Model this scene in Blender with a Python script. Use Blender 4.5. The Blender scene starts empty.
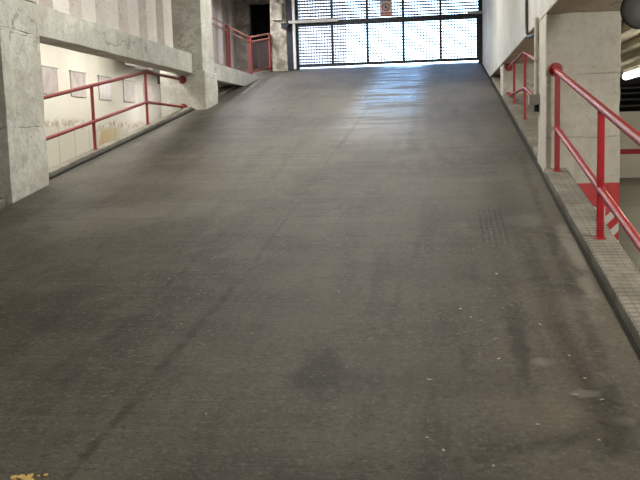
import bpy, bmesh, math, random
from mathutils import Vector, Matrix
random.seed(7)
S = bpy.context.scene
COL = S.collection
T = 0.16751            # ramp gradient: z = T * y
H = 1.7237             # eye height above the ramp foot

# ------------------------------------------------------------------ camera
cd = bpy.data.cameras.new('camera')
cam = bpy.data.objects.new('camera', cd)
COL.objects.link(cam)
cd.sensor_fit = 'HORIZONTAL'
cd.sensor_width = 36.0
cd.lens = 850.0 / 640.0 * 36.0
cd.clip_start = 0.05
cd.clip_end = 300
fw = Vector((120, 106, -850)).normalized()
h2 = Vector((-6020, 240 - (134 + .0287 * 6140), -850)).normalized()
zz = fw.cross(h2).normalized()
if zz.y < 0:
    zz = -zz
xx = fw.cross(zz)
M = Matrix((xx, fw, zz)).to_4x4()
M.translation = Vector((0, 0, H))
cam.matrix_world = M
S.camera = cam

# ------------------------------------------------------------------ world, sun, exposure
w = bpy.data.worlds.new('sky')
S.world = w
w.use_nodes = True
wn = w.node_tree
wn.nodes.clear()
wo = wn.nodes.new('ShaderNodeOutputWorld')
bg = wn.nodes.new('ShaderNodeBackground')
sk = wn.nodes.new('ShaderNodeTexSky')
sk.sky_type = 'NISHITA'
sk.sun_disc = False
sk.sun_elevation = math.radians(38)
sk.sun_rotation = math.radians(200)
sk.air_density = 1.0
sk.dust_density = 0.2
sk.ozone_density = 3.5
bg.inputs['Strength'].default_value = 1.5
wn.links.new(sk.outputs[0], bg.inputs[0])
wn.links.new(bg.outputs[0], wo.inputs[0])

def area(name, loc, sx, sy, power, col, rot=(0, 0, 0)):
    l = bpy.data.lights.new(name, 'AREA')
    l.shape = 'RECTANGLE'
    l.size = sx
    l.size_y = sy
    l.energy = power
    l.color = col
    o = bpy.data.objects.new(name, l)
    o.location = loc
    o.rotation_euler = rot
    COL.objects.link(o)
    return o

WARM = (1.0, .965, .875)
sun = bpy.data.lights.new('sun', 'SUN')
sun.energy = 9.0
sun.angle = math.radians(.6)
sun.color = (1, .95, .86)
so = bpy.data.objects.new('sun', sun)
so.rotation_euler = (math.radians(50), 0, math.radians(-25))
COL.objects.link(so)
# unseen lamps assumed over the ramp and decks, some added only as fill
area('ramp_unseen_light', (-1.4, 2.5, 4.93), 2.6, .3, 95, WARM)
area('ramp_unseen_light', (-1.4, 8.5, 4.93), 2.6, .3, 170, WARM)
area('ramp_unseen_light', (-1.4, 14.0, 4.93), 2.6, .3, 140, WARM)
area('ramp_unseen_light', (-2.2, 17.6, 4.93), 1.6, .3, 25, WARM)  # added to brighten the gate sign and the ramp below it
area('landing_fill_light', (-4.6, 18.0, 4.93), .3, 1.5, 150, (.96, .95, 1.0))  # added to lift the dark landing walls
def fill_point(name, loc, power, col, r=.12):  # bare point light with no fixture, added as fill on the right deck
    l = bpy.data.lights.new(name, 'POINT')
    l.energy = power
    l.color = col
    l.shadow_soft_size = r
    o = bpy.data.objects.new(name, l)
    o.location = loc
    COL.objects.link(o)

for yy in (8.8, 10.8, 12.8):
    area('deck_unseen_light', (-4.5, yy, 3.30), .25, 1.5, 26, (1, .965, .89), (0, math.radians(20), 0))
area('deck_unseen_light', (-4.6, 15.6, 2.80), .25, 1.3, 26, (1, .95, .9), (0, math.radians(20), 0))  # added to brighten the far end of the left wall
fill_point('deck_unseen_light', (3.2, 6.8, 2.2), 25, WARM)
fill_point('deck_unseen_light', (2.7, 4.2, 2.3), 190, WARM)
fill_point('deck_unseen_light', (3.4, 11.6, 2.1), 70, (1, .94, .78))
fill_point('deck_unseen_light', (4.6, 16.5, 2.1), 80, (1, .94, .78))

vs = S.view_settings
vs.view_transform = 'Standard'
vs.look = 'None'
vs.exposure = 0.0
vs.gamma = 1.0
vs.use_curve_mapping = False

# ------------------------------------------------------------------ node helper
class NT:
    def __init__(s, name):
        s.m = bpy.data.materials.new(name)
        s.m.use_nodes = True
        s.t = s.m.node_tree
        s.t.nodes.clear()
        s.out = s.t.nodes.new('ShaderNodeOutputMaterial')
        s.b = s.t.nodes.new('ShaderNodeBsdfPrincipled')
        s.t.links.new(s.b.outputs[0], s.out.inputs[0])
        s.co = s.t.nodes.new('ShaderNodeTexCoord').outputs['Object']

    def link(s, a, b):
        if isinstance(a, (int, float)):
            b.default_value = a
        elif isinstance(a, (tuple, list)):
            b.default_value = a if len(a) == len(b.default_value) else (*a, 1)
        else:
            s.t.links.new(a, b)

    def math(s, op, a, b=0.0, c=0.0, clamp=False):
        n = s.t.nodes.new('ShaderNodeMath')
        n.operation = op
        n.use_clamp = clamp
        s.link(a, n.inputs[0])
        s.link(b, n.inputs[1])
        s.link(c, n.inputs[2])
        return n.outputs[0]

    def xyz(s, v=None):
        n = s.t.nodes.new('ShaderNodeSeparateXYZ')
        s.link(v or s.co, n.inputs[0])
        return n.outputs[0], n.outputs[1], n.outputs[2]

    def comb(s, x, y, z):
        n = s.t.nodes.new('ShaderNodeCombineXYZ')
        s.link(x, n.inputs[0]); s.link(y, n.inputs[1]); s.link(z, n.inputs[2])
        return n.outputs[0]

    def scaled(s, sc, v=None):
        n = s.t.nodes.new('ShaderNodeMapping')
        s.link(v or s.co, n.inputs[0])
        n.inputs['Scale'].default_value = sc
        return n.outputs[0]

    def noise(s, scale, detail=4, rough=.55, v=None, dist=0.0):
        n = s.t.nodes.new('ShaderNodeTexNoise')
        s.link(v or s.co, n.inputs['Vector'])
        n.inputs['Scale'].default_value = scale
        n.inputs['Detail'].default_value = detail
        n.inputs['Roughness'].default_value = rough
        n.inputs['Distortion'].default_value = dist
        return n.outputs['Fac']

    def ramp(s, f, lo, hi, a=0.0, b=1.0):
        n = s.t.nodes.new('ShaderNodeMapRange')
        n.interpolation_type = 'SMOOTHSTEP'
        s.link(f, n.inputs[0])
        for i, v in enumerate((lo, hi, a, b)):
            n.inputs[i + 1].default_value = v
        return n.outputs[0]

    def mix(s, f, a, b, mode='MIX'):
        n = s.t.nodes.new('ShaderNodeMix')
        n.data_type = 'RGBA'
        n.blend_type = mode
        s.link(f, n.inputs[0])
        s.link(a, n.inputs[6])
        s.link(b, n.inputs[7])
        return n.outputs[2]

    def bump(s, h, strength=.3, dist=.01):
        n = s.t.nodes.new('ShaderNodeBump')
        n.inputs['Strength'].default_value = strength
        n.inputs['Distance'].default_value = dist
        s.link(h, n.inputs['Height'])
        s.t.links.new(n.outputs[0], s.b.inputs['Normal'])

    def base(s, c): s.link(c, s.b.inputs['Base Color'])
    def rough(s, r): s.link(r, s.b.inputs['Roughness'])


def cracks(n, scale, width, keep=.5):
    """thin wandering crack lines"""
    vv = n.t.nodes.new('ShaderNodeTexVoronoi')
    vv.feature = 'DISTANCE_TO_EDGE'
    vv.inputs['Scale'].default_value = scale
    ds = n.t.nodes.new('ShaderNodeVectorMath'); ds.operation = 'ADD'
    nz = n.t.nodes.new('ShaderNodeTexNoise')
    nz.inputs['Scale'].default_value = 3.2; nz.inputs['Detail'].default_value = 6
    n.t.links.new(n.co, nz.inputs['Vector'])
    sc = n.t.nodes.new('ShaderNodeVectorMath'); sc.operation = 'SCALE'
    n.t.links.new(nz.outputs['Color'], sc.inputs[0]); sc.inputs['Scale'].default_value = .55
    n.t.links.new(n.co, ds.inputs[0]); n.t.links.new(sc.outputs[0], ds.inputs[1])
    n.t.links.new(ds.outputs[0], vv.inputs['Vector'])
    f = n.ramp(vv.outputs['Distance'], width * .3, width, 1, 0)
    return n.math('MULTIPLY', f, n.ramp(n.noise(1.7, 3), keep, keep + .1))

def concrete(name, c, dark, stain=.5, rough=.8, joints=None, bump=.35, streak=0.0, scale=1.0, crack=.45):
    n = NT(name)
    big = n.ramp(n.noise(1.5 * scale, 7, .65), .40, .62)
    med = n.ramp(n.noise(5.5 * scale, 6, .7), .50, .62)
    fine = n.ramp(n.noise(19 * scale, 5, .7), .46, .66)
    pits = n.ramp(n.noise(34 * scale, 2, .5), .66, .70)
    pale = n.ramp(n.noise(2.4 * scale, 6, .7, n.scaled((1, 1, 1.7))), .56, .66)
    c2 = n.mix(n.math('MULTIPLY', big, min(1, 1.1 * stain)), c, dark)
    c2 = n.mix(n.math('MULTIPLY', med, .7 * stain), c2, [v * .82 for v in dark])
    c2 = n.mix(n.math('MULTIPLY', pale, .55), c2, [min(.8, v * 1.16) for v in c])
    c3 = n.mix(n.math('MULTIPLY', fine, .55 * stain), c2, [v * .7 for v in dark])
    c4 = n.mix(n.math('MULTIPLY', pits, .65), c3, [v * .4 for v in dark])
    if streak:
        st = n.ramp(n.noise(3.0, 4, .6, n.scaled((2.5, 2.5, .25))), .5, .72)
        c4 = n.mix(n.math('MULTIPLY', st, streak), c4, dark)
    ck = cracks(n, .9 * scale, .016, .50)
    c4 = n.mix(n.math('MULTIPLY', ck, crack), c4, [v * .35 for v in dark])
    hgt = n.math('ADD', n.noise(22 * scale, 6, .6), n.math('MULTIPLY', n.noise(3 * scale, 3), .8))
    hgt = n.math('SUBTRACT', hgt, n.math('ADD', n.math('MULTIPLY', ck, crack * 1.5), n.math('MULTIPLY', pits, .6)))
    if joints:
        x, y, z = n.xyz()
        zz_ = n.math('ADD', z, n.math('MULTIPLY', n.noise(2.5, 5, .65), .12))
        for jz in joints:
            d = n.math('ABSOLUTE', n.math('SUBTRACT', zz_, jz + .06))
            f = n.math('MULTIPLY', n.ramp(d, .0, .010, 1, 0), n.ramp(n.noise(5, 3), .38, .55))
            c4 = n.mix(n.math('MULTIPLY', f, .6), c4, [v * .4 for v in dark])
            hgt = n.math('SUBTRACT', hgt, f)
    n.base(c4)
    n.rough(rough)
    n.bump(hgt, bump, .014)
    return n.m

def plain(name, c, rough=.5, metal=0.0, var=.25, dark=None, scale=9, bump=.0):
    n = NT(name)
    dk = dark or [v * .55 for v in c]
    f = n.ramp(n.noise(scale, 5, .6), .42, .75)
    n.base(n.mix(n.math('MULTIPLY', f, var), c, dk))
    n.rough(rough)
    n.b.inputs['Metallic'].default_value = metal
    if bump:
        n.bump(n.noise(scale * 3, 4), bump, .004)
    return n.m

def emit(name, c, st):
    n = NT(name)
    n.base(c)
    n.link(c, n.b.inputs['Emission Color'])
    n.b.inputs['Emission Strength'].default_value = st
    return n.m

# ------------------------------------------------------------------ materials
def ramp_material():
    n = NT('worn_ramp_concrete')
    x, y, z = n.xyz()
    big = n.ramp(n.noise(.55, 7, .66), .36, .66)
    mid = n.ramp(n.noise(2.4, 7, .7, n.scaled((1.0, .6, 1))), .44, .62)
    longs = n.ramp(n.noise(2.6, 6, .65, n.scaled((2.0, .20, 1))), .48, .64)
    trans = n.ramp(n.noise(2.6, 6, .65, n.scaled((.25, 2.4, 1))), .50, .66)
    fine = n.noise(38, 5, .75)
    c = n.mix(big, (.094, .083, .064), (.050, .044, .034))
    c = n.mix(n.math('MULTIPLY', mid, .55), c, (.112, .100, .078))
    c = n.mix(n.math('MULTIPLY', longs, .45), c, (.034, .030, .024))
    c = n.mix(n.math('MULTIPLY', trans, .40), c, (.108, .097, .076))
    c = n.mix(n.ramp(fine, .52, .68, 0, .75), c, (.16, .145, .113))
    c = n.mix(n.ramp(fine, .46, .34, 0, .7), c, (.026, .023, .018))
    ck = cracks(n, .55, .010, .52)
    c = n.mix(n.math('MULTIPLY', ck, .25), c, (.016, .014, .012))
    wob = n.math('MULTIPLY', n.math('SUBTRACT', n.noise(6, 6, .72), .5), 1.9)

    def blob(cx, cy, rx, ry, soft=.6):
        dx = n.math('DIVIDE', n.math('SUBTRACT', x, cx), rx)
        dy = n.math('DIVIDE', n.math('SUBTRACT', y, cy), ry)
        r = n.math('SQRT', n.math('ADD', n.math('MULTIPLY', dx, dx), n.math('MULTIPLY', dy, dy)))
        return n.ramp(n.math('ADD', r, wob), 1 - soft, 1 + soft * .5, 1, 0)

    def seg(ax, ay, bx, by, wd, wobble=.05):
        L = math.hypot(bx - ax, by - ay)
        ux, uy = (bx - ax) / L, (by - ay) / L
        px = n.math('SUBTRACT', x, ax)
        py = n.math('SUBTRACT', y, ay)
        t = n.math('ADD', n.math('MULTIPLY', px, ux), n.math('MULTIPLY', py, uy))
        d = n.math('SUBTRACT', n.math('MULTIPLY', px, uy), n.math('MULTIPLY', py, ux))
        d = n.math('ABSOLUTE', n.math('ADD', d, n.math('MULTIPLY', wob, wobble)))
        m = n.ramp(d, wd * .3, wd, 1, 0)
        e = n.math('MULTIPLY', n.ramp(t, 0, .3), n.ramp(t, L - .4, L, 1, 0))
        return n.math('MULTIPLY', m, e)

    brk = n.ramp(n.noise(9, 5, .7), .36, .58)

    def lay(c, f, k, col):
        return n.mix(n.math('MULTIPLY', f, k), c, col)
    dk = (.010, .009, .008)
    lt = (.20, .185, .155)
    for (a, b, rx, ry, k, col) in RAMP_BLOBS:
        c = lay(c, blob(a, b, rx, ry), k, dk if col == 'd' else lt if col == 'l' else (.15, .12, .085))
    for (ax, ay, bx, by, wd, k) in RAMP_LINES:
        c = lay(c, n.math('MULTIPLY', seg(ax, ay, bx, by, wd), brk), k, dk)
    # ribbed print of a tyre
    cx, cy, rx, ry = TYRE
    box = n.math('MULTIPLY', n.ramp(n.math('ABSOLUTE', n.math('SUBTRACT', x, cx)), rx * .85, rx, 1, 0),
                 n.ramp(n.math('ABSOLUTE', n.math('SUBTRACT', y, cy)), ry * .75, ry, 1, 0))
    ribs = n.ramp(n.math('SINE', n.math('MULTIPLY', n.math('ADD', x, n.math('MULTIPLY', wob, .006)), 6.2832 / .040)), -.2, .6)
    c = lay(c, n.math('MULTIPLY', n.math('MULTIPLY', box, ribs), n.math('ADD', .4, n.math('MULTIPLY', brk, .6))), .5, dk)
    # pale flecks
    fl = n.ramp(n.noise(26, 2, .5), .67, .72)
    fl = n.math('MULTIPLY', fl, n.ramp(n.noise(1.1, 3), .48, .62))
    c = lay(c, fl, .45, (.27, .25, .21))
    pit = n.ramp(n.noise(17, 3, .6), .30, .25)
    c = lay(c, pit, .5, dk)
    n.base(c)
    # trowel marks run across the ramp
    rip = n.noise(3.2, 4, .6, n.scaled((.22, 2.6, 1)), .6)
    rip2 = n.noise(3.0, 3, .6, n.scaled((.3, 9, 1)), .4)
    # a worn, polished strip up the middle
    strip = n.math('MULTIPLY', n.ramp(n.math('ABSOLUTE', n.math('ADD', x, n.math('ADD', .80, n.math('MULTIPLY', wob, .16)))), .30, .75, 1, 0), n.ramp(y, 8.5, 14))
    patch = n.ramp(n.noise(2.2, 6, .65, n.scaled((.35, 1.6, 1))), .42, .58)
    gl = n.math('MULTIPLY', strip, n.math('ADD', .35, n.math('MULTIPLY', patch, .65)))
    n.rough(n.math('SUBTRACT', n.math('ADD', .50, n.math('MULTIPLY', fine, .18)), n.math('MULTIPLY', gl, .36)))
    n.link(n.math('ADD', n.ramp(y, 4, 11, .16, .34), n.math('MULTIPLY', gl, .75)), n.b.inputs['Specular IOR Level'])
    h = n.math('MULTIPLY', n.math('ADD', n.math('MULTIPLY', rip, 1.0), n.math('MULTIPLY', rip2, .35)), n.ramp(y, 4.5, 11, .25, 1.0))
    h = n.math('ADD', h, n.math('MULTIPLY', n.noise(70, 4, .7), .28))
    n.bump(h, .55, .035)
    return n.m

RAMP_BLOBS = [(-.57, 3.79, .13, .26, .55, 'd'), (-.42, 3.70, .10, .14, .25, 'd'), (.37, 4.15, .05, .40, .5, 'd'),
              (.52, 6.9, .20, .8, .25, 'd'),
              (-2.75, 6.55, .55, .5, .35, 'l'), (-2.3, 6.9, .6, .35, .25, 'l'), (.40, 3.45, .17, .16, .35, 't'),
              (.72, 4.6, .14, .25, .25, 'l'), (.85, 5.75, .055, .55, .75, 'l'), (.83, 4.9, .05, .2, .6, 'l'), (.60, 3.63, .06, .04, .8, 'l'), (.72, 3.4, .05, .05, .6, 'l'), (.45, 3.95, .06, .05, .5, 'l'), (.62, 6.4, .18, .18, .3, 'l'), (.05, 3.75, .4, .18, .2, 'd'),
              (-.95, 8.8, .6, 1.6, .18, 'd'), (.0, 5.2, .5, .3, .2, 'd')]
RAMP_LINES = [(-1.43, 2.6, -1.24, 5.2, .036, .6), (-1.24, 5.0, -1.15, 9.5, .022, .4), (-1.15, 9.3, -.9, 18.5, .035, .8),
              (-.30, 9.0, -.45, 17.5, .09, .55), (-1.75, 4.0, -1.60, 6.5, .03, .4), (.70, 3.0, .80, 9.0, .05, .4),
              (.35, 3.3, .38, 6.0, .09, .25)]
TYRE = (.375, 6.25, .10, .55)

m_ramp = ramp_material()
m_pillar = concrete('painted_concrete', (.595, .595, .54), (.36, .34, .29), .55, .75, joints=[1.9, 2.75], streak=.25)
m_beam = concrete('painted_beam_concrete', (.545, .55, .50), (.36, .34, .295), .5, .8, streak=.15)
m_wallr = concrete('rough_white_wall', (.62, .61, .57), (.42, .40, .35), .4, .62, streak=.35, bump=.5)
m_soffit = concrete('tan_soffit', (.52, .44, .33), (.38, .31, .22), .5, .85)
m_kerb = concrete('kerb_concrete', (.25, .23, .185), (.12, .11, .088), .7, .85)
m_floor = concrete('deck_concrete', (.135, .128, .10), (.10, .094, .074), .6, .5, bump=.15)
m_lslab = concrete('slab_underside', (.6, .57, .5), (.45, .42, .36), .4, .8)
m_groove = plain('joint_shade_black', (.022, .020, .017), .8, 0, .5, (.05, .045, .04), 7)  # black colour that paints in the shade of the kerb joints
m_dark = concrete('unlit_concrete', (.30, .29, .27), (.2, .19, .17), .5, .85)
m_stained = concrete('stained_concrete', (.50, .47, .39), (.16, .14, .10), .8, .85, streak=.6, scale=2.2)
m_ceil = concrete('ceiling_paint', (.62, .57, .45), (.48, .43, .33), .4, .8)
m_panel = concrete('pleated_panel', (.70, .66, .63), (.58, .50, .46), .25, .7, streak=.3, bump=.1, crack=0)
m_red = plain('red_rail_paint', (.32, .010, .018), .38, 0, .5, (.18, .006, .010), 16)
m_redold = plain('faded_red_rail_paint', (.235, .028, .024), .55, 0, .5, (.14, .016, .014), 16)
m_black = plain('black_gate_paint', (.012, .017, .026), .45, 0, .4, None, 20)
m_mesh = plain('dark_gate_mesh', (.016, .018, .026), .5, 0, .3, None, 20)
m_white = plain('white_paint', (.72, .72, .70), .4, 0, .3, None, 14)
m_alu = plain('dull_aluminium', (.55, .55, .53), .4, .4, .3, None, 14)
m_grey = plain('grey_plastic', (.34, .33, .29), .5, 0, .4, None, 20)
m_pipe = plain('painted_pipe', (.50, .48, .42), .5, 0, .4, None, 14)
m_rubber = plain('black_cable_sheath', (.012, .012, .013), .45, 0, .2, None, 20)
m_dome = plain('dark_grey_housing', (.085, .088, .088), .5, 0, .4, None, 12)
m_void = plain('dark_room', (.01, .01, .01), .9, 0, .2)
m_signred = plain('sign_red', (.55, .03, .03), .35, 0, .2)
m_signwhite = plain('sign_white', (.75, .70, .70), .35, 0, .2)
m_signblack = plain('sign_black', (.05, .04, .06), .4, 0, .2)
m_yellow = plain('yellow_floor_paint', (.60, .42, .12), .7, 0, .8, (.35, .25, .10), 60, .4)
m_chip = plain('pale_chip', (.50, .46, .40), .8, 0, .5, None, 60)
m_tube = emit('fluorescent_tube', (1, .96, .84), 4.0)
m_plaster = concrete('street_plaster', (.62, .62, .64), (.50, .50, .53), .5, .85)
m_asph = concrete('street_asphalt', (.25, .25, .25), (.17, .17, .17), .5, .9)
m_glass = plain('dark_window_glass', (.03, .035, .045), .1, 0, .2)
m_vent = NT('vent_cover_metal')
_f = m_vent.ramp(m_vent.noise(6, 4, .6), .35, .7)
m_vent.base(m_vent.mix(_f, (.50, .44, .42), (.36, .30, .29)))
m_vent.rough(.36)
m_vent = m_vent.m

def left_wall_material():
    n = NT('peeling_cream_wall')
    x, y, z = n.xyz()
    big = n.ramp(n.noise(1.1, 6, .6), .4, .7)
    c = n.mix(n.math('MULTIPLY', big, .5), (.74, .71, .62), (.60, .56, .47))
    # lamp falloff painted in: the wall turns greyer further up
    c = n.mix(n.ramp(n.math('ADD', y, n.math('MULTIPLY', n.noise(.9, 4), 1.5)), 15.0, 16.6, 0, .75), c, (.34, .325, .29))
    # peeling band low down
    edge = n.math('ADD', z, n.math('MULTIPLY', n.math('SUBTRACT', n.noise(2.2, 6, .7), .5), .35))
    band = n.ramp(n.math('ABSOLUTE', n.math('SUBTRACT', edge, 2.03)), .02, .10, 1, 0)
    pk = n.ramp(n.noise(9, 5, .7), .4, .6)
    c = n.mix(n.math('MULTIPLY', n.math('MULTIPLY', band, pk), .75), c, (.30, .20, .14))
    low = n.ramp(edge, 2.03, 1.93, 0, 1)
    c = n.mix(n.math('MULTIPLY', low, .7), c, (.56, .53, .44))
    yw = n.math('ADD', y, n.math('MULTIPLY', n.noise(3, 5, .7), .8))
    yl = n.math('MULTIPLY', low, n.math('MULTIPLY', n.ramp(yw, 13.7, 13.78), n.ramp(yw, 14.0, 14.9, 1, 0)))
    c = n.mix(n.math('MULTIPLY', yl, .8), c, (.56, .40, .17))
    # vertical joints of the low facing
    j = n.ramp(n.math('ABSOLUTE', n.math('SUBTRACT', n.math('FRACT', n.math('DIVIDE', y, .55)), .5)), .012, .035, 1, 0)
    c = n.mix(n.math('MULTIPLY', n.math('MULTIPLY', j, low), .5), c, (.25, .23, .19))
    n.base(c); n.rough(.8)
    n.bump(n.noise(18, 6, .65), .3, .01)
    return n.m
m_lwall = left_wall_material()

def banded_pillar_material():
    n = NT('pillar_with_warning_band')
    x, y, z = n.xyz()
    big = n.ramp(n.noise(1.5, 6, .6), .38, .68)
    c = n.mix(n.math('MULTIPLY', big, .45), (.60, .575, .51), (.42, .39, .33))
    fine = n.ramp(n.noise(16, 5, .65), .45, .75)
    c = n.mix(n.math('MULTIPLY', fine, .40), c, (.34, .31, .26))
    med = n.ramp(n.noise(5, 6, .7), .50, .62)
    c = n.mix(n.math('MULTIPLY', med, .35), c, (.40, .37, .31))
    pts = n.ramp(n.noise(34, 2, .5), .66, .70)
    c = n.mix(n.math('MULTIPLY', pts, .55), c, (.18, .16, .13))
    ck = cracks(n, .5, .008, .55)
    c = n.mix(n.math('MULTIPLY', ck, .3), c, (.15, .135, .11))
    h = n.noise(22, 6, .6)
    zw = n.math('ADD', z, n.math('MULTIPLY', n.noise(2.5, 4), .05))
    for jz in (2.22, 1.66):
        d = n.math('ABSOLUTE', n.math('SUBTRACT', zw, jz + .025))
        f = n.math('MULTIPLY', n.ramp(d, 0, .012, 1, 0), n.ramp(n.noise(6, 3), .4, .55))
        c = n.mix(n.math('MULTIPLY', f, .55), c, (.2, .18, .15))
        h = n.math('SUBTRACT', h, f)
    wear = n.ramp(n.noise(24, 5, .7), .62, .72)
    red = n.mix(n.math('MULTIPLY', wear, .5), (.50, .03, .035), (.28, .02, .02))
    wht = n.mix(n.math('MULTIPLY', wear, .5), (.66, .62, .58), (.40, .33, .3))
    zb = n.math('ADD', z, n.math('MULTIPLY', n.noise(12, 3), .012))
    diag = n.math('FRACT', n.math('DIVIDE', n.math('ADD', n.math('SUBTRACT', n.math('ADD', x, y), z), .03), .165))
    inx = n.ramp(x, 1.475, 1.49)
    chev = n.mix(n.math('MULTIPLY', n.ramp(diag, .47, .52), inx), wht, red)
    low = n.mix(n.ramp(zb, 1.025, 1.035), chev, red)
    c = n.mix(n.ramp(zb, 1.243, 1.253), low, c)
    n.base(c); n.rough(n.ramp(z, 1.24, 1.26, .45, .75))
    n.bump(h, .3, .01)
    return n.m
m_bpillar = banded_pillar_material()

def kerb_tile_material():
    n = NT('ridged_kerb_tiles')
    x, y, z = n.xyz()
    big = n.ramp(n.noise(2.5, 6, .65), .38, .7)
    c = n.mix(big, (.235, .215, .175), (.125, .113, .09))
    def grid(v, p, lo, hi):
        return n.ramp(n.math('ABSOLUTE', n.math('SUBTRACT', n.math('FRACT', n.math('DIVIDE', v, p)), .5)), lo, hi)
    gy = grid(y, .060, .30, .42)
    gx = grid(x, .045, .36, .46)
    g = n.math('MAXIMUM', gy, n.math('MULTIPLY', gx, .8))
    wornout = n.ramp(n.noise(5, 4, .6), .35, .55)
    g = n.math('MULTIPLY', g, n.math('ADD', n.math('MULTIPLY', wornout, .6), .4))
    c = n.mix(n.math('MULTIPLY', g, .8), c, (.075, .068, .055))
    big2 = grid(y, .60, .484, .495)
    c = n.mix(n.math('MULTIPLY', big2, .6), c, (.07, .065, .055))
    n.base(c); n.rough(.6)
    n.bump(n.math('SUBTRACT', n.math('MULTIPLY', n.noise(30, 5), .5), g), .6, .008)
    return n.m
m_tile = kerb_tile_material()

# ------------------------------------------------------------------ mesh helpers
def box(bm, x0, x1, y0, y1, z0, z1):
    v = [bm.verts.new(p) for p in ((x0, y0, z0), (x1, y0, z0), (x1, y1, z0), (x0, y1, z0),
                                   (x0, y0, z1), (x1, y0, z1), (x1, y1, z1), (x0, y1, z1))]
    for f in ((0, 3, 2, 1), (4, 5, 6, 7), (0, 1, 5, 4), (1, 2, 6, 5), (2, 3, 7, 6), (3, 0, 4, 7)):
        bm.faces.new([v[i] for i in f])
    return v

def sloped(bm, x0, x1, y0, y1, b0, t0, b1=None, t1=None):
    """box whose bottom/top are given at y0 and at y1"""
    b1 = b0 if b1 is None else b1
    t1 = t0 if t1 is None else t1
    v = [bm.verts.new(p) for p in ((x0, y0, b0), (x1, y0, b0), (x1, y1, b1), (x0, y1, b1),
                                   (x0, y0, t0), (x1, y0, t0), (x1, y1, t1), (x0, y1, t1))]
    for f in ((0, 3, 2, 1), (4, 5, 6, 7), (0, 1, 5, 4), (1, 2, 6, 5), (2, 3, 7, 6), (3, 0, 4, 7)):
        bm.faces.new([v[i] for i in f])

def tube(bm, pts, r, seg=12, cap=True):
    pts = [Vector(p) for p in pts]
    rings = []
    ref = None
    for i, p in enumerate(pts):
        a = (pts[i] - pts[i - 1]).normalized() if i else None
        b = (pts[i + 1] - pts[i]).normalized() if i < len(pts) - 1 else None
        t = ((a or b) + (b or a)).normalized()
        if ref is None:
            up = Vector((0, 0, 1)) if abs(t.z) < .9 else Vector((0, 1, 0))
            ref = up.cross(t).normalized()
        ref = (ref - t * ref.dot(t)).normalized()
        bi = t.cross(ref)
        ms = 1.0
        if a and b:
            cs = max(.35, math.sqrt((1 + a.dot(b)) / 2))
            ms = 1 / cs
        bend = (b - a) if (a and b) else None
        ring = []
        for k in range(seg):
            an = 2 * math.pi * k / seg
            off = ref * math.cos(an) * r + bi * math.sin(an) * r
            if bend and bend.length > 1e-4:
                bd = bend.normalized()
                off += bd * off.dot(bd) * (ms - 1)
            ring.append(bm.verts.new(p + off))
        rings.append(ring)
    for q in range(len(rings) - 1):
        for k in range(seg):
            bm.faces.new((rings[q][k], rings[q][(k + 1) % seg], rings[q + 1][(k + 1) % seg], rings[q + 1][k]))
    if cap:
        bm.faces.new(rings[0][::-1])
        bm.faces.new(rings[-1])

def smooth_path(pts, n=6, rad=.08):
    """rounds the corners of a polyline"""
    P = [Vector(p) for p in pts]
    out = [P[0]]
    for i in range(1, len(P) - 1):
        a = (P[i - 1] - P[i]); b = (P[i + 1] - P[i])
        ra = min(rad, a.length * .45, b.length * .45)
        p0 = P[i] + a.normalized() * ra
        p1 = P[i] + b.normalized() * ra
        for k in range(n + 1):
            t = k / n
            out.append((1 - t) ** 2 * p0 + 2 * t * (1 - t) * P[i] + t * t * p1)
    out.append(P[-1])
    return out

def rough_box(bm, x0, x1, y0, y1, z0, z1, step=.12, amp=.010):
    """cast concrete block with slightly uneven faces and chipped edges"""
    from mathutils import noise as mn
    vs0 = set(bm.verts)
    box(bm, x0, x1, y0, y1, z0, z1)
    new = [v for v in bm.verts if v not in vs0]
    for ax, (lo, hi) in enumerate(((x0, x1), (y0, y1), (z0, z1))):
        k = max(1, min(60, int((hi - lo) / step)))
        for i in range(1, k):
            geom = [e for e in bm.verts if e not in vs0] + [e for e in bm.edges if e.verts[0] not in vs0] + [f for f in bm.faces if f.verts[0] not in vs0]
            co = [0, 0, 0]; co[ax] = lo + (hi - lo) * i / k
            no = [0, 0, 0]; no[ax] = 1
            bmesh.ops.bisect_plane(bm, geom=geom, plane_co=co, plane_no=no)
    for v in bm.verts:
        if v in vs0:
            continue
        p = v.co.copy()
        ex = sum((abs(p.x - x0) < 1e-4 or abs(p.x - x1) < 1e-4, abs(p.y - y0) < 1e-4 or abs(p.y - y1) < 1e-4, abs(p.z - z0) < 1e-4 or abs(p.z - z1) < 1e-4))
        d = mn.noise_vector(p * 4.0) * amp * .5 + mn.noise_vector(p * 11.0) * amp * .5
        if ex >= 2:
            c = Vector(((x0 + x1) / 2, (y0 + y1) / 2, (z0 + z1) / 2))
            q = c - p
            for a_, (lo, hi) in enumerate(((x0, x1), (y0, y1), (z0, z1))):
                if abs(p[a_] - lo) > 1e-4 and abs(p[a_] - hi) > 1e-4:
                    q[a_] = 0
            d += q.normalized() * max(0, mn.noise(p * 6.0)) * amp * 2.0
        v.co = p + d

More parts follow.
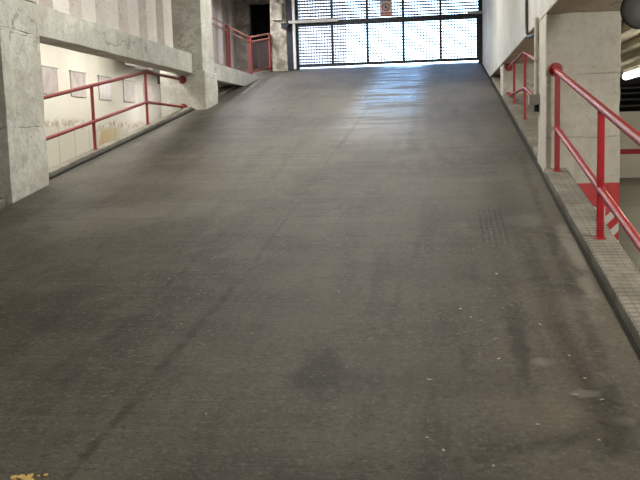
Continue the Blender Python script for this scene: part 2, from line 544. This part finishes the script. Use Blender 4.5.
def obj(name, bm, mat, parent=None, bevel=0.0, smooth=False, org=None):
    bmesh.ops.recalc_face_normals(bm, faces=bm.faces)
    me = bpy.data.meshes.new(name)
    if org is not None:
        bmesh.ops.translate(bm, verts=bm.verts, vec=-Vector(org))
    bm.to_mesh(me)
    bm.free()
    for mm in (mat if isinstance(mat, (list, tuple)) else [mat]):
        me.materials.append(mm)
    o = bpy.data.objects.new(name, me)
    COL.objects.link(o)
    if org is not None:
        o.location = org
    if parent:
        o.parent = parent
        o.location = Vector(o.location) - Vector(parent.get('base', (0, 0, 0)))
    if smooth:
        for p in me.polygons:
            p.use_smooth = True
        try:
            me.set_sharp_from_angle(angle=math.radians(40))
        except Exception:
            pass
    if bevel:
        b = o.modifiers.new('bevel', 'BEVEL')
        b.width = bevel
        b.segments = 2
        b.limit_method = 'ANGLE'
    return o

def tag(o, label, cat, group=None):
    o['label'] = label
    o['category'] = cat
    if group:
        o['group'] = group
    return o

def struct(name, bm, mat, bevel=0.0):
    o = obj(name, bm, mat, None, bevel)
    o['kind'] = 'structure'
    return o

def thing(name, loc, label, cat, group=None):
    o = bpy.data.objects.new(name, None)
    o.empty_display_size = .1
    COL.objects.link(o)
    o.location = loc
    o['base'] = tuple(loc)
    return tag(o, label, cat, group)

def B():
    return bmesh.new()

def bx(name, mat, *a, bevel=0.0):
    bm = B(); box(bm, *a)
    return struct(name, bm, mat, bevel)

# ================================================================== STRUCTURE
XL, XR = -3.84, .897
GY = 19.5              # gate plane
# ramp
bm = B()
v_ = [bm.verts.new(p) for p in ((-3.935, 8.0, 8.0 * T), (XL, 8.0, 8.0 * T), (XL, 12.9, 12.9 * T), (-3.935, 8.0, 8.0 * T - .3), (XL, 8.0, 8.0 * T - .3), (XL, 12.9, 12.9 * T - .3))]
bm.faces.new(v_[:3]); bm.faces.new((v_[5], v_[4], v_[3])); bm.faces.new((v_[0], v_[2], v_[5], v_[3])); bm.faces.new((v_[0], v_[3], v_[4], v_[1]))
sloped(bm, XL, XR, -6, GY + .25, -6 * T - .35, -6 * T, (GY + .25) * T - .35, (GY + .25) * T)
sloped(bm, -4.12, XL, 18.10, GY + .25, 18.1 * T - .35, 18.1 * T, (GY + .25) * T - .35, (GY + .25) * T)
struct('floor_ramp', bm, m_ramp)
# bed under the open joints, its black standing in for their shade
bm = B(); sloped(bm, -4.2, XL - .005, -6, 18.0, -6 * T - .4, -6 * T - .03, 18.0 * T - .4, 18.0 * T - .03)
struct('floor_joint_left', bm, m_groove)
bm = B(); sloped(bm, XR + .003, 1.0, -6, GY, -6 * T - .4, -6 * T - .02, GY * T - .4, GY * T - .02)
struct('floor_joint_right', bm, m_groove)
# left kerb between the pillars and on under the landing beam
def kerb(name, x0, x1, y0, y1, up, mat, down=.5, bev=.012):
    bm = B(); sloped(bm, x0, x1, y0, y1, y0 * T - down, y0 * T + up, y1 * T - down, y1 * T + up)
    return struct(name, bm, mat, bev)
def slanted(name, xa0, xb0, xa1, xb1, y0, y1, up, down, mat, bev=0.0):
    """strip following the ramp whose two edges run at a slight angle"""
    bm = B()
    v = [bm.verts.new(p) for p in ((xa0, y0, y0 * T - down), (xb0, y0, y0 * T - down), (xb1, y1, y1 * T - down), (xa1, y1, y1 * T - down),
                                   (xa0, y0, y0 * T + up), (xb0, y0, y0 * T + up), (xb1, y1, y1 * T + up), (xa1, y1, y1 * T + up))]
    for f in ((0, 3, 2, 1), (4, 5, 6, 7), (0, 1, 5, 4), (1, 2, 6, 5), (2, 3, 7, 6), (3, 0, 4, 7)):
        bm.faces.new([v[i] for i in f])
    return struct(name, bm, mat, bev)
slanted('kerb_left', -4.125, -4.005, -4.0, -3.885, 8.0, 13.23, .048, .5, m_kerb, .008)
slanted('trim_shade', -4.02, -3.955, -3.90, -3.845, 8.0, 13.23, .022, .3, m_groove)  # dark strip painted in for the shadow line at the kerb foot
kerb('kerb_left_upper', -4.14, -3.925, 13.95, 17.0, .03, m_kerb)
# right kerb: tiled beside the near railing, plain beyond
kerb('kerb_right', .935, 1.14, 2.6, 8.0, .048, m_tile, .6)
kerb('kerb_right_upper', .957, 1.32, 8.6, 13.5, .04, m_kerb)
kerb('kerb_right_top', .957, 1.32, 14.1, 16.2, .03, m_kerb)

# pillars on the left
bm = B(); rough_box(bm, -4.40, -3.85, 7.24, 8.0, .9, 2.786)
struct('pillar_left', bm, m_pillar, .005)
bm = B(); rough_box(bm, -4.40, -3.85, 7.24, 8.0, 3.089, 4.99)
struct('pillar_left_upper', bm, m_pillar, .004)
bm = B(); rough_box(bm, -4.40, -3.685, 13.25, 13.93, 2.0, 4.99)
rough_box(bm, -4.40, -3.655, 13.23, 14.0, 2.0, 2.83)
struct('pillar_left_far', bm, m_pillar, .015)
# edge beam of the upper deck
bm = B(); rough_box(bm, -4.14, -3.85, -4, 13.24, 2.785, 3.09)
struct('beam_left', bm, m_beam, .006)
bm = B()
# wedge: the beam runs on until the ramp climbs past it
prof = [(13.9, 2.745), (16.5, 2.76), (18.15, 3.02), (18.15, 3.035), (13.9, 3.035)]
a = [bm.verts.new((-3.77, y, z)) for y, z in prof]
b = [bm.verts.new((-4.40, y, z)) for y, z in prof]
bm.faces.new(a); bm.faces.new(b[::-1])
for i in range(5):
    bm.faces.new((a[i], a[(i + 1) % 5], b[(i + 1) % 5], b[i]))
struct('beam_left_far', bm, m_beam, .008)
# landing of the upper deck
bm = B(); box(bm, -4.75, -4.13, 13.95, 22.1, 2.86, 3.03); box(bm, -8.5, -4.75, 16.4, 22.1, 2.86, 3.03)
struct('floor_landing', bm, m_floor)
bx('floor_upper_deck', m_lslab, -8.5, -4.155, -4, 13.6, 3.40, 3.55)

# pleated panel wall on top of the left beam
def pleats(bm, x, y0, y1, z0, z1, pitch, wide, depth, slant, th=.03):
    pts = []
    y = y0
    while y < y1:
        pts += [(x, y), (x, min(y + wide, y1)), (x - depth, min(y + wide + slant, y1)), (x - depth, min(y + pitch - slant, y1))]
        y += pitch
    pts2 = []
    for p in pts:
        if not pts2 or (Vector(p) - Vector(pts2[-1])).length > 1e-4:
            pts2.append(p)
    fr = [(bm.verts.new((px, py, z0)), bm.verts.new((px, py, z1))) for px, py in pts2]
    bk = [(bm.verts.new((px - th, py, z0)), bm.verts.new((px - th, py, z1))) for px, py in pts2]
    n_ = len(fr)
    for i in range(n_ - 1):
        bm.faces.new((fr[i][0], fr[i + 1][0], fr[i + 1][1], fr[i][1]))
        bm.faces.new((bk[i + 1][0], bk[i][0], bk[i][1], bk[i + 1][1]))
        bm.faces.new((fr[i][0], bk[i][0], bk[i + 1][0], fr[i + 1][0]))
        bm.faces.new((fr[i][1], fr[i + 1][1], bk[i + 1][1], bk[i][1]))
    for i in (0, n_ - 1):
        bm.faces.new((fr[i][0], fr[i][1], bk[i][1], bk[i][0]))
bm = B(); pleats(bm, -4.05, 8.03, 13.22, 3.10, 4.98, .745, .41, .17, .05)
struct('wall_left_pleated', bm, m_panel)
bm = B(); pleats(bm, -5.20, 13.95, 22.0, 3.03, 5.3, 1.1, .60, .10, .04)
struct('wall_landing', bm, m_panel)
# end of the landing with its dark doorway
bm = B()
box(bm, -8.5, -4.83, 22.0, 22.2, 2.9, 5.4)
box(bm, -4.83, -3.7, 22.0, 22.2, 5.19, 5.4)
struct('wall_landing_end', bm, m_stained)
bm = B(); box(bm, -4.85, -3.7, 22.9, 23.0, 2.8, 5.4)
box(bm, -4.9, -4.83, 22.2, 23.0, 2.8, 5.4); box(bm, -3.75, -3.7, 22.0, 23.0, 2.8, 5.4)
box(bm, -4.9, -3.7, 22.2, 23.0, 5.35, 5.39); box(bm, -4.9, -3.7, 22.0, 23.0, 2.9, 3.03)
struct('door_1', bm, m_void)
# stained column beside the gate
bm = B(); rough_box(bm, -3.80, -3.42, GY - .05, GY + .4, 3.0, 5.4); box(bm, -3.80, -3.70, GY + .4, 22.1, 3.0, 5.4)
struct('column_left', bm, m_stained, .02)

# left deck below: back wall, floor
bx('wall_left', m_lwall, -5.75, -5.5, 2, 22.1, .5, 3.40)
bx('floor_left', m_floor, -5.6, -4.15, 2, 22.1, .4, .6)
bx('wall_left_end', m_dark, -5.6, -3.9, 20.2, 20.35, .5, 2.9)

# right: wall above its beam line, soffit, pillars
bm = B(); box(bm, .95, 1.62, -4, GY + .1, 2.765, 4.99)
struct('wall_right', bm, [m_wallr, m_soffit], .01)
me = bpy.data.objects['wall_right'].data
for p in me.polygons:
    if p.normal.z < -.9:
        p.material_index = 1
bm = B(); rough_box(bm, .95, 1.605, 8.0, 8.62, .55, 2.765)
struct('pillar_right', bm, m_bpillar, .012)
bm = B(); rough_box(bm, .965, 1.63, 13.5, 14.1, .55, 2.765)
struct('pillar_right_far', bm, m_pillar, .012)
bx('beam_right', m_soffit, 1.62, 8.5, 5.6, 8.62, 2.765, 2.99)
# right deck: floor, ceiling with ribs, far wall
bx('floor_right', m_floor, 1.147, 8.5, 3.4, 24.5, .4, .6)
bm = B(); box(bm, 1.62, 8.5, 8.62, 24.5, 2.99, 3.15)
for k in range(14):
    x = 1.78 + k * .48
    box(bm, x, x + .12, 8.62, 20.3, 2.90, 2.99)
struct('ceiling_right', bm, m_ceil)
bx('ceiling_right_near', m_ceil, 1.62, 8.5, -4, 5.6, 2.99, 3.15)
FY = 20.4
n_ = NT('far_wall_with_red_stripe')
_x, _y, _z = n_.xyz()
_d = n_.ramp(n_.math('ABSOLUTE', n_.math('SUBTRACT', _z, 1.20)), .055, .062, 1, 0)
_b = n_.mix(n_.math('MULTIPLY', n_.ramp(n_.noise(1.6, 5), .4, .7), .4), (.62, .60, .53), (.46, .44, .38))
n_.base(n_.mix(_d, _b, (.42, .03, .035))); n_.rough(.7)
bx('wall_right_far', n_.m, 1.62, 8.5, FY, FY + .2, .4, 2.11)
bx('wall_right_back', m_void, 1.0, 8.7, 24.4, 24.6, .4, 3.2)
bx('wall_right_side', m_ceil, 8.5, 8.7, -4, 24.6, .3, 3.2)
kerb('kerb_right_near', .935, 1.14, -6, 2.6, .048, m_tile, .6)
kerb('kerb_left_near', -4.14, -3.90, -6, 7.24, .05, m_kerb)
bx('wall_right_front', m_dark, 1.142, 8.7, 3.2, 3.4, -1.5, .6)
bx('floor_right_near', m_floor, 1.142, 8.6, -6, 3.2, -1.6, -.9)

# shell: ceiling over the ramp, back, sides
bx('ceiling', m_beam, -8.7, 1.62, -6, GY + .3, 4.99, 5.2)
bx('ceiling_landing', m_beam, -8.7, -3.7, GY + .3, 23.1, 5.4, 5.6)
bm = B()
box(bm, -3.8, 1.2, GY + .12, GY + .32, 5.38, 5.6)
box(bm, -8.7, -3.4, GY + .1, GY + .3, 5.19, 5.45)
struct('beam_gate', bm, m_beam)
bx('wall_back', m_dark, -8.7, 8.7, -6.2, -6, -1.6, 5.2)
bx('wall_left_outer', m_dark, -8.7, -8.5, -6, 23.1, -1.6, 5.6)
bx('wall_right_gate', m_stained, 1.06, 1.62, GY - .02, GY + .3, 2.7, 5.6)
bx('wall_right_outer', m_dark, 1.6, 8.7, 24.5, 24.7, .3, 5.6)
bx('ceiling_deck_outer', m_dark, 1.5, 8.7, -6, 24.7, 3.15, 3.3)
bx('wall_right_low', m_dark, 1.33, 1.62, 14.1, GY + .2, .5, 2.765)
bx('wall_right_back_near', m_dark, 1.62, 8.7, -6.1, -4, -1.6, 3.2)
bx('wall_left_low', m_dark, -8.6, -4.2, -6, 2, -1.6, 2.9)

# street beyond the gate
bx('street', m_asph, -40, 40, GY + .3, 90, 2.9, 3.28)

# ================================================================== GATE
g = thing('gate', (-1.1, GY, 3.27), 'black metal mesh gate at the top of the ramp, daylight behind it', 'gate')
ZB, ZM, ZT = 3.32, 4.285, 5.36
bm = B(); box(bm, -3.42, -3.15, GY - .04, GY + .06, 3.25, ZT)
obj('gate_post', bm, m_black, g, .006)
bm = B(); box(bm, .86, 1.05, GY - .04, GY + .06, 3.25, ZT)
obj('gate_post', bm, m_black, g, .006)
bm = B(); box(bm, -3.275, -3.215, GY - .10, GY - .04, 3.28, ZT)
o = obj('edge_strip', bm, m_white, g, .006); o['label'] = 'white upright strip on the hinge post'
bm = B(); box(bm, -3.15, .86, GY - .03, GY + .03, ZB, ZB + .07)
obj('bottom_rail', bm, m_black, g, .004)
bm = B(); box(bm, -3.15, .86, GY - .05, GY + .03, ZM - .06, ZM + .06)
obj('middle_rail', bm, m_black, g, .004)
bm = B(); box(bm, -3.15, .86, GY - .03, GY + .03, ZT - .06, ZT)
obj('top_rail', bm, m_black, g, .004)
cols = [-3.15, -2.385, -1.59, -.785, .04, .86]
for c in cols[1:-1]:
    bm = B(); box(bm, c - .03, c + .03, GY - .03, GY + .03, ZB + .07, ZT - .06)
    obj('mullion', bm, m_black, g, .004)
for i in range(5):
    for (z0, z1, hz, vz) in ((ZB + .07, ZM - .06, .026, .017), (ZM + .06, ZT - .06, .036, .017)):
        bm = B()
        x0, x1 = cols[i] + (.03 if i else 0), cols[i + 1] - (.03 if i < 4 else 0)
        nz = int((z1 - z0) / .066)
        for k in range(nz):
            z = z0 + (k + .5) * (z1 - z0) / nz
            box(bm, x0, x1, GY - .012, GY - .002, z - hz / 2, z + hz / 2)
        nx = int((x1 - x0) / .06)
        for k in range(nx):
            x = x0 + (k + .5) * (x1 - x0) / nx
            box(bm, x - vz / 2, x + vz / 2, GY, GY + .008, z0, z1)
        obj('mesh_panel', bm, m_mesh, g)
bm = B(); sloped(bm, -3.36, -2.22, GY - .14, GY - .06, ZM + .005, ZM + .075)
o = obj('opener_arm', bm, m_alu, g, .008); o['label'] = 'light grey opener arm'
bm = B(); sloped(bm, .62, .98, GY - .14, GY - .06, ZM + .03, ZM + .085)
o = obj('opener_arm', bm, m_alu, g, .008); o['label'] = 'light grey opener arm'
bm = B(); box(bm, -3.52, -3.36, GY - .2, GY - .06, ZM - .09, ZM + .02)
obj('hinge_bracket', bm, m_black, g, .01)
bm = B(); box(bm, .82, .90, GY - .055, GY - .035, ZB + .05, ZM - .05)
obj('closing_edge', bm, m_black, g, .004)

# sign on the gate
sg = thing('prohibition_sign', (-1.16, GY - .03, 4.35), 'small white and red prohibition sign fixed high on the black gate', 'sign')
bm = B(); box(bm, -1.295, -1.03, GY - .075, GY - .068, 4.355, 4.70)
obj('plate', bm, m_signwhite, sg, .002)
def disc(bm, cx, cz, r0, r1, y, seg=32, th=.004):
    for k in range(seg):
        a0, a1 = 2 * math.pi * k / seg, 2 * math.pi * (k + 1) / seg
        q = [(cx + r * math.cos(a), cz + r * math.sin(a)) for r, a in ((r0, a0), (r1, a0), (r1, a1), (r0, a1))]
        f = [bm.verts.new((px, y - th, pz)) for px, pz in q]
        b_ = [bm.verts.new((px, y, pz)) for px, pz in q]
        bm.faces.new(f); bm.faces.new(b_[::-1])
        bm.faces.new((f[1], b_[1], b_[2], f[2])); bm.faces.new((f[0], f[3], b_[3], b_[0]))
bm = B(); disc(bm, -1.162, 4.560, .062, .088, GY - .0755)
obj('red_ring', bm, m_signred, sg)
bm = B(); box(bm, -1.185, -1.150, GY - .0795, GY - .0755, 4.53, 4.60); box(bm, -1.150, -1.132, GY - .0795, GY - .0755, 4.53, 4.56)
obj('dark_symbol', bm, m_signblack, sg)
bm = B(); box(bm, -1.285, -1.04, GY - .0790, GY - .0755, 4.362, 4.445)
obj('red_band', bm, m_signred, sg)
bm = B()
for k in range(7):
    box(bm, -1.270 + k * .033, -1.248 + k * .033, GY - .0815, GY - .0792, 4.388, 4.42)
obj('white_marks', bm, m_signwhite, sg)

# ================================================================== RAILINGS
def cyl(bm, p, q, r, seg=20):
    tube(bm, [p, q], r, seg)

def railing(name, label, x, mat, r, top, low, posts, flanges, y_ref):
    t = thing(name, (x, y_ref, y_ref * T + .06), label, 'railing')
    bm = B(); tube(bm, smooth_path([(x, y, z) for y, z in top], 5, .05), r, 14)
    obj('top_rail', bm, mat, t, 0, True)
    bm = B(); tube(bm, smooth_path([(x, y, z) for y, z in low], 5, .05), r * .95, 14)
    obj('lower_rail', bm, mat, t, 0, True)
    for y, z0, z1 in posts:
        bm = B(); box(bm, x - r * .82, x + r * .82, y - r * .6, y + r * .6, z0, z1)
        po = obj('post', bm, mat, t, .004)
        bm = B(); sloped(bm, x - r * 1.25, x + r * 1.25, y - r * 1.25, y + r * 1.25, z0 - .004 - r * 2 * T, z0 + .008 - r * 2 * T, z0 - .004 + r * 2 * T, z0 + .008 + r * 2 * T)
        f = obj('base_plate', bm, mat, None, .002)
        f.parent = po
        f.location = -Vector(t['base']) - Vector(po.location)
    for y, z, R in flanges:
        bm = B(); cyl(bm, (x, y - .001, z), (x, y - .022, z), R, 24)
        cyl(bm, (x, y - .02, z), (x, y - .055, z), R * .62, 24)
        obj('wall_flange', bm, mat, t, .003, True)
    return t

railing('handrail', 'faded red two-bar railing between the two left pillars', -4.02, m_redold, .021,
        [(8.0, 2.155), (11.52, 2.692), (13.22, 2.690)], [(8.0, 1.735), (11.48, 2.280), (13.22, 2.262)],
        [(9.6, 9.6 * T + .049, 2.385), (11.48, 11.48 * T + .049, 2.682)], [(13.23, 2.690, .062), (13.23, 2.262, .055)], 9.6)
railing('handrail', 'bright red two-bar railing on the ridged kerb before the pillar', 1.035, m_red, .027,
        [(7.985, 2.265), (3.35, 1.425)], [(7.92, 1.750), (3.35, .872)],
        [(7.86, 7.86 * T + .049, 2.24), (5.76, 5.76 * T + .049, 1.868), (3.5, 3.5 * T + .049, 1.45)], [(7.998, 2.27, .060)], 5.8)
railing('handrail', 'red bent railing with two bars behind the pillar carrying the grey box', 1.05, m_red, .021,
        [(8.63, 2.335), (11.05, 2.708), (13.48, 2.706)], [(8.63, 1.93), (10.95, 2.262), (13.48, 2.275)],
        [(10.95, 10.95 * T + .04, 2.69), (12.5, 12.5 * T + .04, 2.70)], [(13.498, 2.706, .06), (13.498, 2.275, .055)], 11)

# framed railing of the landing
t = thing('landing_railing', (-4.05, 16, 3.03), 'red framed railing guarding the landing, pale top bars, beside the dark doorway', 'railing')
X_ = -4.03
def frame_panel(p, q, zb0, zb1, zt0, zt1):
    """red square-section frame with wire infill between two plan points"""
    p = Vector(p); q = Vector(q)
    s = .022
    for (u, za, zb_) in ((p, zb0, zt0), (q, zb1, zt1)):
        bm = B()
        box(bm, u.x - s, u.x + s, u.y - s, u.y + s, za, zb_)
        obj('frame_post', bm, m_redold, t, .003)
    for (z0, z1, mt) in ((zb0 + .09, zb1 + .09, m_redold), (zt0, zt1, m_redtop), (zt0 - .105, zt1 - .105, m_redtop)):
        bm = B(); tube(bm, [(p.x, p.y, z0), (q.x, q.y, z1)], .018, 8)
        obj('frame_bar', bm, mt, t)
    bm = B()
    n1 = max(3, int((q - p).length / .05))
    for k in range(1, n1):
        u = p.lerp(q, k / n1)
        za = zb0 + (zb1 - zb0) * k / n1 + .09
        zb_ = zt0 + (zt1 - zt0) * k / n1 - .1
        box(bm, u.x - .002, u.x + .002, u.y - .002, u.y + .002, za, zb_)
    for k in range(1, 14):
        f = k / 14
        tube(bm, [(p.x, p.y, zb0 + .09 + (zt0 - .19 - zb0) * f), (q.x, q.y, zb1 + .09 + (zt1 - .19 - zb1) * f)], .002, 4)
    obj('wire_infill', bm, m_wire, t)
m_redtop = plain('worn_pale_red_bar', (.46, .20, .17), .3, .2, .5, (.36, .06, .05), 18)
m_wire = plain('brown_wire', (.14, .10, .09), .6, 0, .3)
frame_panel((X_, 13.97), (X_, 16.25), 3.03, 3.03, 3.915, 3.915)
frame_panel((X_, 16.42), (X_, 18.22), 3.03, 3.03, 3.915, 3.905)
frame_panel((X_, 18.34), (-3.82, 19.42), 3.07, 3.255, 3.91, 4.10)

# ================================================================== FITTINGS ON THE RIGHT
jb = thing('junction_box', (.90, 8.5, 1.98), 'grey electrical box low on the side of the right pillar', 'electrical box')
bm = B(); box(bm, .855, .948, 8.46, 8.60, 1.978, 2.075)
obj('housing', bm, m_grey, jb, .006)
bm = B(); box(bm, .850, .947, 8.450, 8.462, 1.974, 2.079)
obj('cover', bm, m_grey, jb, .003)
bm = B(); cyl(bm, (.925, 8.53, 1.91), (.925, 8.53, 1.979), .022, 12)
o = obj('gland', bm, m_rubber, jb); o['label'] = 'black cable gland'
bm = B(); tube(bm, [(.925, 8.53, 2.078), (.925, 8.53, 2.80)], .021, 12)
cyl(bm, (.925, 8.53, 2.40), (.925, 8.53, 2.43), .028, 12)
tag(obj('conduit', bm, m_pipe, None, 0, True), 'pale conduit pipe running up the side of the right pillar', 'conduit')
# black cable on the right wall, dipping under its edge
bm = B(); tube(bm, smooth_path([(.93, 9.53, 4.985), (.93, 9.53, 3.0), (.93, 9.50, 2.74), (.93, 9.15, 2.69), (.93, 8.57, 2.66)], 6, .14), .016, 10)
tag(obj('cable', bm, m_rubber, None, 0, True), 'black cable hanging down the white wall and curling under its edge', 'cable')
bm = B(); tube(bm, smooth_path([(.938, 9.70, 4.985), (.938, 9.70, 3.25), (.938, 9.64, 3.05), (.938, 9.58, 2.99)], 6, .12), .008, 8)
tag(obj('cable', bm, m_rubber, None, 0, True), 'thinner black cable beside the curling one on the white wall', 'cable')

# dark round fitting under the soffit
df = thing('dome_fixture', (1.47, 6.75, 2.765), 'dark grey round fitting under the tan soffit beside the right pillar', 'fitting')
CX, CZ, CR = 1.475, 2.595, .135
bm = B()
bmesh.ops.create_uvsphere(bm, u_segments=32, v_segments=16, radius=CR)
bmesh.ops.delete(bm, geom=[v for v in bm.verts if v.co.y > .001], context='VERTS')
bmesh.ops.scale(bm, verts=bm.verts, vec=(1, .45, 1))
bmesh.ops.holes_fill(bm, edges=[e for e in bm.edges if e.is_boundary])
bmesh.ops.translate(bm, verts=bm.verts, vec=(CX, 6.7, CZ))
obj('dome', bm, m_dome, df, 0, True)
bm = B()
tube(bm, [(CX + CR * math.cos(a), 6.705, CZ + CR * math.sin(a)) for a in [2 * math.pi * k / 40 for k in range(41)]], .009, 8, False)
obj('rim', bm, m_rubber, df, 0, True)
bm = B(); box(bm, CX - .025, CX + .025, 6.7, 6.76, CZ - .05, 2.766)
obj('bracket', bm, m_dome, df)

# lamp on the right ceiling
lp = thing('fluorescent_lamp', (3.78, 17.8, 2.9), 'glowing white tube lamp under the ribbed ceiling beyond the right pillar', 'lamp')
bm = B(); box(bm, 3.73, 3.83, 17.1, 18.4, 2.85, 2.90)
obj('lamp_body', bm, m_white, lp, .01)
bm = B(); tube(bm, [(3.78, 17.12, 2.785), (3.78, 17.16, 2.785), (3.78, 18.34, 2.785), (3.78, 18.38, 2.785)], .072, 18)
obj('diffuser', bm, m_tube, lp, 0, True)
for yy in (17.3, 18.2):
    bm = B(); cyl(bm, (3.78, yy, 2.89), (3.78, yy, 2.992), .012, 8)
    obj('hanger', bm, m_grey, lp)
# black pipes
def pipe(label, pts, r):
    bm = B(); tube(bm, smooth_path(pts, 4, .1), r, 10)
    return tag(obj('black_pipe', bm, m_rubber, None, 0, True), label, 'pipe')
pipe('single black tube crossing below the near end of the ribbed ceiling', [(1.62, 9.0, 2.80), (8.49, 9.0, 2.80)], .028)  # dark strip along the beam edge, drawn as a round tube
for k, (z, nm) in enumerate(((2.62, 'topmost of the black pipes above the striped far wall'), (2.50, 'second black pipe down above the striped far wall'),
                             (2.36, 'third black pipe down above the striped far wall'), (2.22, 'lowest black pipe just above the top of the striped far wall'))):
    pipe(nm, [(1.64, FY - .1, z), (8.49, FY - .1, z + .05)], .035)

# box on the stained column
cb = thing('switch_box', (-3.6, GY - .1, 4.5), 'pale switch box high on the stained column beside the gate', 'electrical box')
bm = B(); box(bm, -3.735, -3.50, GY - .13, GY - .05, 4.38, 4.76)
obj('housing', bm, m_stained, cb, .01)
bm = B(); cyl(bm, (-3.62, GY - .09, 4.76), (-3.62, GY - .09, 5.18), .018, 10)
obj('conduit_stub', bm, m_grey, cb)

# vent covers along the cream wall
V = [(11.40, 11.88), (12.33, 12.87), (13.40, 13.93), (14.50, 15.06), (15.55, 16.1), (16.55, 17.1), (17.5, 17.95)]
NM = ['nearest square metal cover on the cream wall, beside the left pillar', 'second square metal cover from the near left pillar',
      'third square metal cover on the cream wall, dull and pale', 'fourth square metal cover, left of the upper railing post',
      'square metal cover just behind the upper railing post', 'square metal cover on the shaded stretch of wall, beyond the post',
      'last square metal cover on the shaded wall, touching the far pillar']
for (y0, y1), nm in zip(V, NM):
    t = thing('vent_cover', (-5.5, (y0 + y1) / 2, 2.45), nm, 'vent cover', 'square covers along the left wall')
    bm = B(); box(bm, -5.5, -5.478, y0, y1, 2.445, 2.815)
    obj('plate', bm, m_vent, t, .006)
    bm = B()
    box(bm, -5.5, -5.470, y0 - .015, y1 + .015, 2.815, 2.832)
    obj('hood_strip', bm, m_grey, t)

# ================================================================== ON THE RAMP
def chip(x, y, s, k):
    bm = B()
    bmesh.ops.create_icosphere(bm, subdivisions=1, radius=1)
    r = random.Random(k)
    for v in bm.verts:
        v.co *= r.uniform(.65, 1.15)
    bmesh.ops.scale(bm, verts=bm.verts, vec=(s * r.uniform(.8, 1.5), s * r.uniform(.8, 1.6), s * .35))
    o = obj('debris_chip', bm, m_chip)
    o.location = (x, y, y * T + s * .12)
    o.rotation_euler = (math.atan(T), 0, r.uniform(0, 6))
    tag(o, 'small pale chip lying on the grey ramp', 'debris', 'pale chips scattered on the ramp')
for k, (x, y, s) in enumerate([(-.062, 3.24, .009), (-.06, 3.75, .011), (.262, 3.98, .008), (.37, 3.36, .009), (.62, 3.78, .011), (.555, 3.62, .012),
                               (.66, 3.58, .010), (.59, 4.02, .008), (.0, 3.15, .007), (.10, 4.62, .009), (.33, 5.2, .010), (.15, 4.5, .007),
                               (.59, 3.25, .008), (-.6, 4.9, .007), (.18, 3.05, .007), (.5, 4.4, .008), (-1.0, 3.4, .006)]):
    chip(x, y, s, k)
bm = B()
r = random.Random(3)
for k in range(26):
    a, d = r.uniform(0, 6.28), abs(r.gauss(0, 1))
    cx, cy, s = -1.548 + math.cos(a) * d * .026, 2.872 + math.sin(a) * d * .022, r.uniform(.004, .017)
    q = [(cx + math.cos(b_) * s * r.uniform(.6, 1.2), cy + math.sin(b_) * s * r.uniform(.6, 1.2)) for b_ in [k2 * 6.283 / 7 for k2 in range(7)]]
    z = .0025 + k * .00012
    top = [bm.verts.new((px, py, py * T + z)) for px, py in q]
    bot = [bm.verts.new((px, py, py * T)) for px, py in q]
    bm.faces.new(top)
    for i in range(7):
        bm.faces.new((bot[i], bot[(i + 1) % 7], top[(i + 1) % 7], top[i]))
tag(obj('paint_patch', bm, m_yellow), 'chipped patch of yellow paint on the grey ramp', 'paint mark')

# ================================================================== ACROSS THE STREET
bd = thing('building', (-9, 32, 3.28), 'grey plastered building across the street seen through the gate', 'building')
bm = B()
_p = [(-22, 30), (-3.2, 30), (-6.5, 38), (-22, 38)]
_a = [bm.verts.new((x, y, 3.28)) for x, y in _p]
_b = [bm.verts.new((x, y, 11)) for x, y in _p]
bm.faces.new(_a[::-1]); bm.faces.new(_b)
for i in range(4):
    bm.faces.new((_a[i], _a[(i + 1) % 4], _b[(i + 1) % 4], _b[i]))
obj('facade', bm, m_plaster, bd)
for x in (-6.6, -4.6):
    for z in (7.2, 9.2):
        bm = B(); box(bm, x, x + .9, 29.97, 30.0, z, z + 1.5)
        o = obj('window', bm, m_glass, bd)
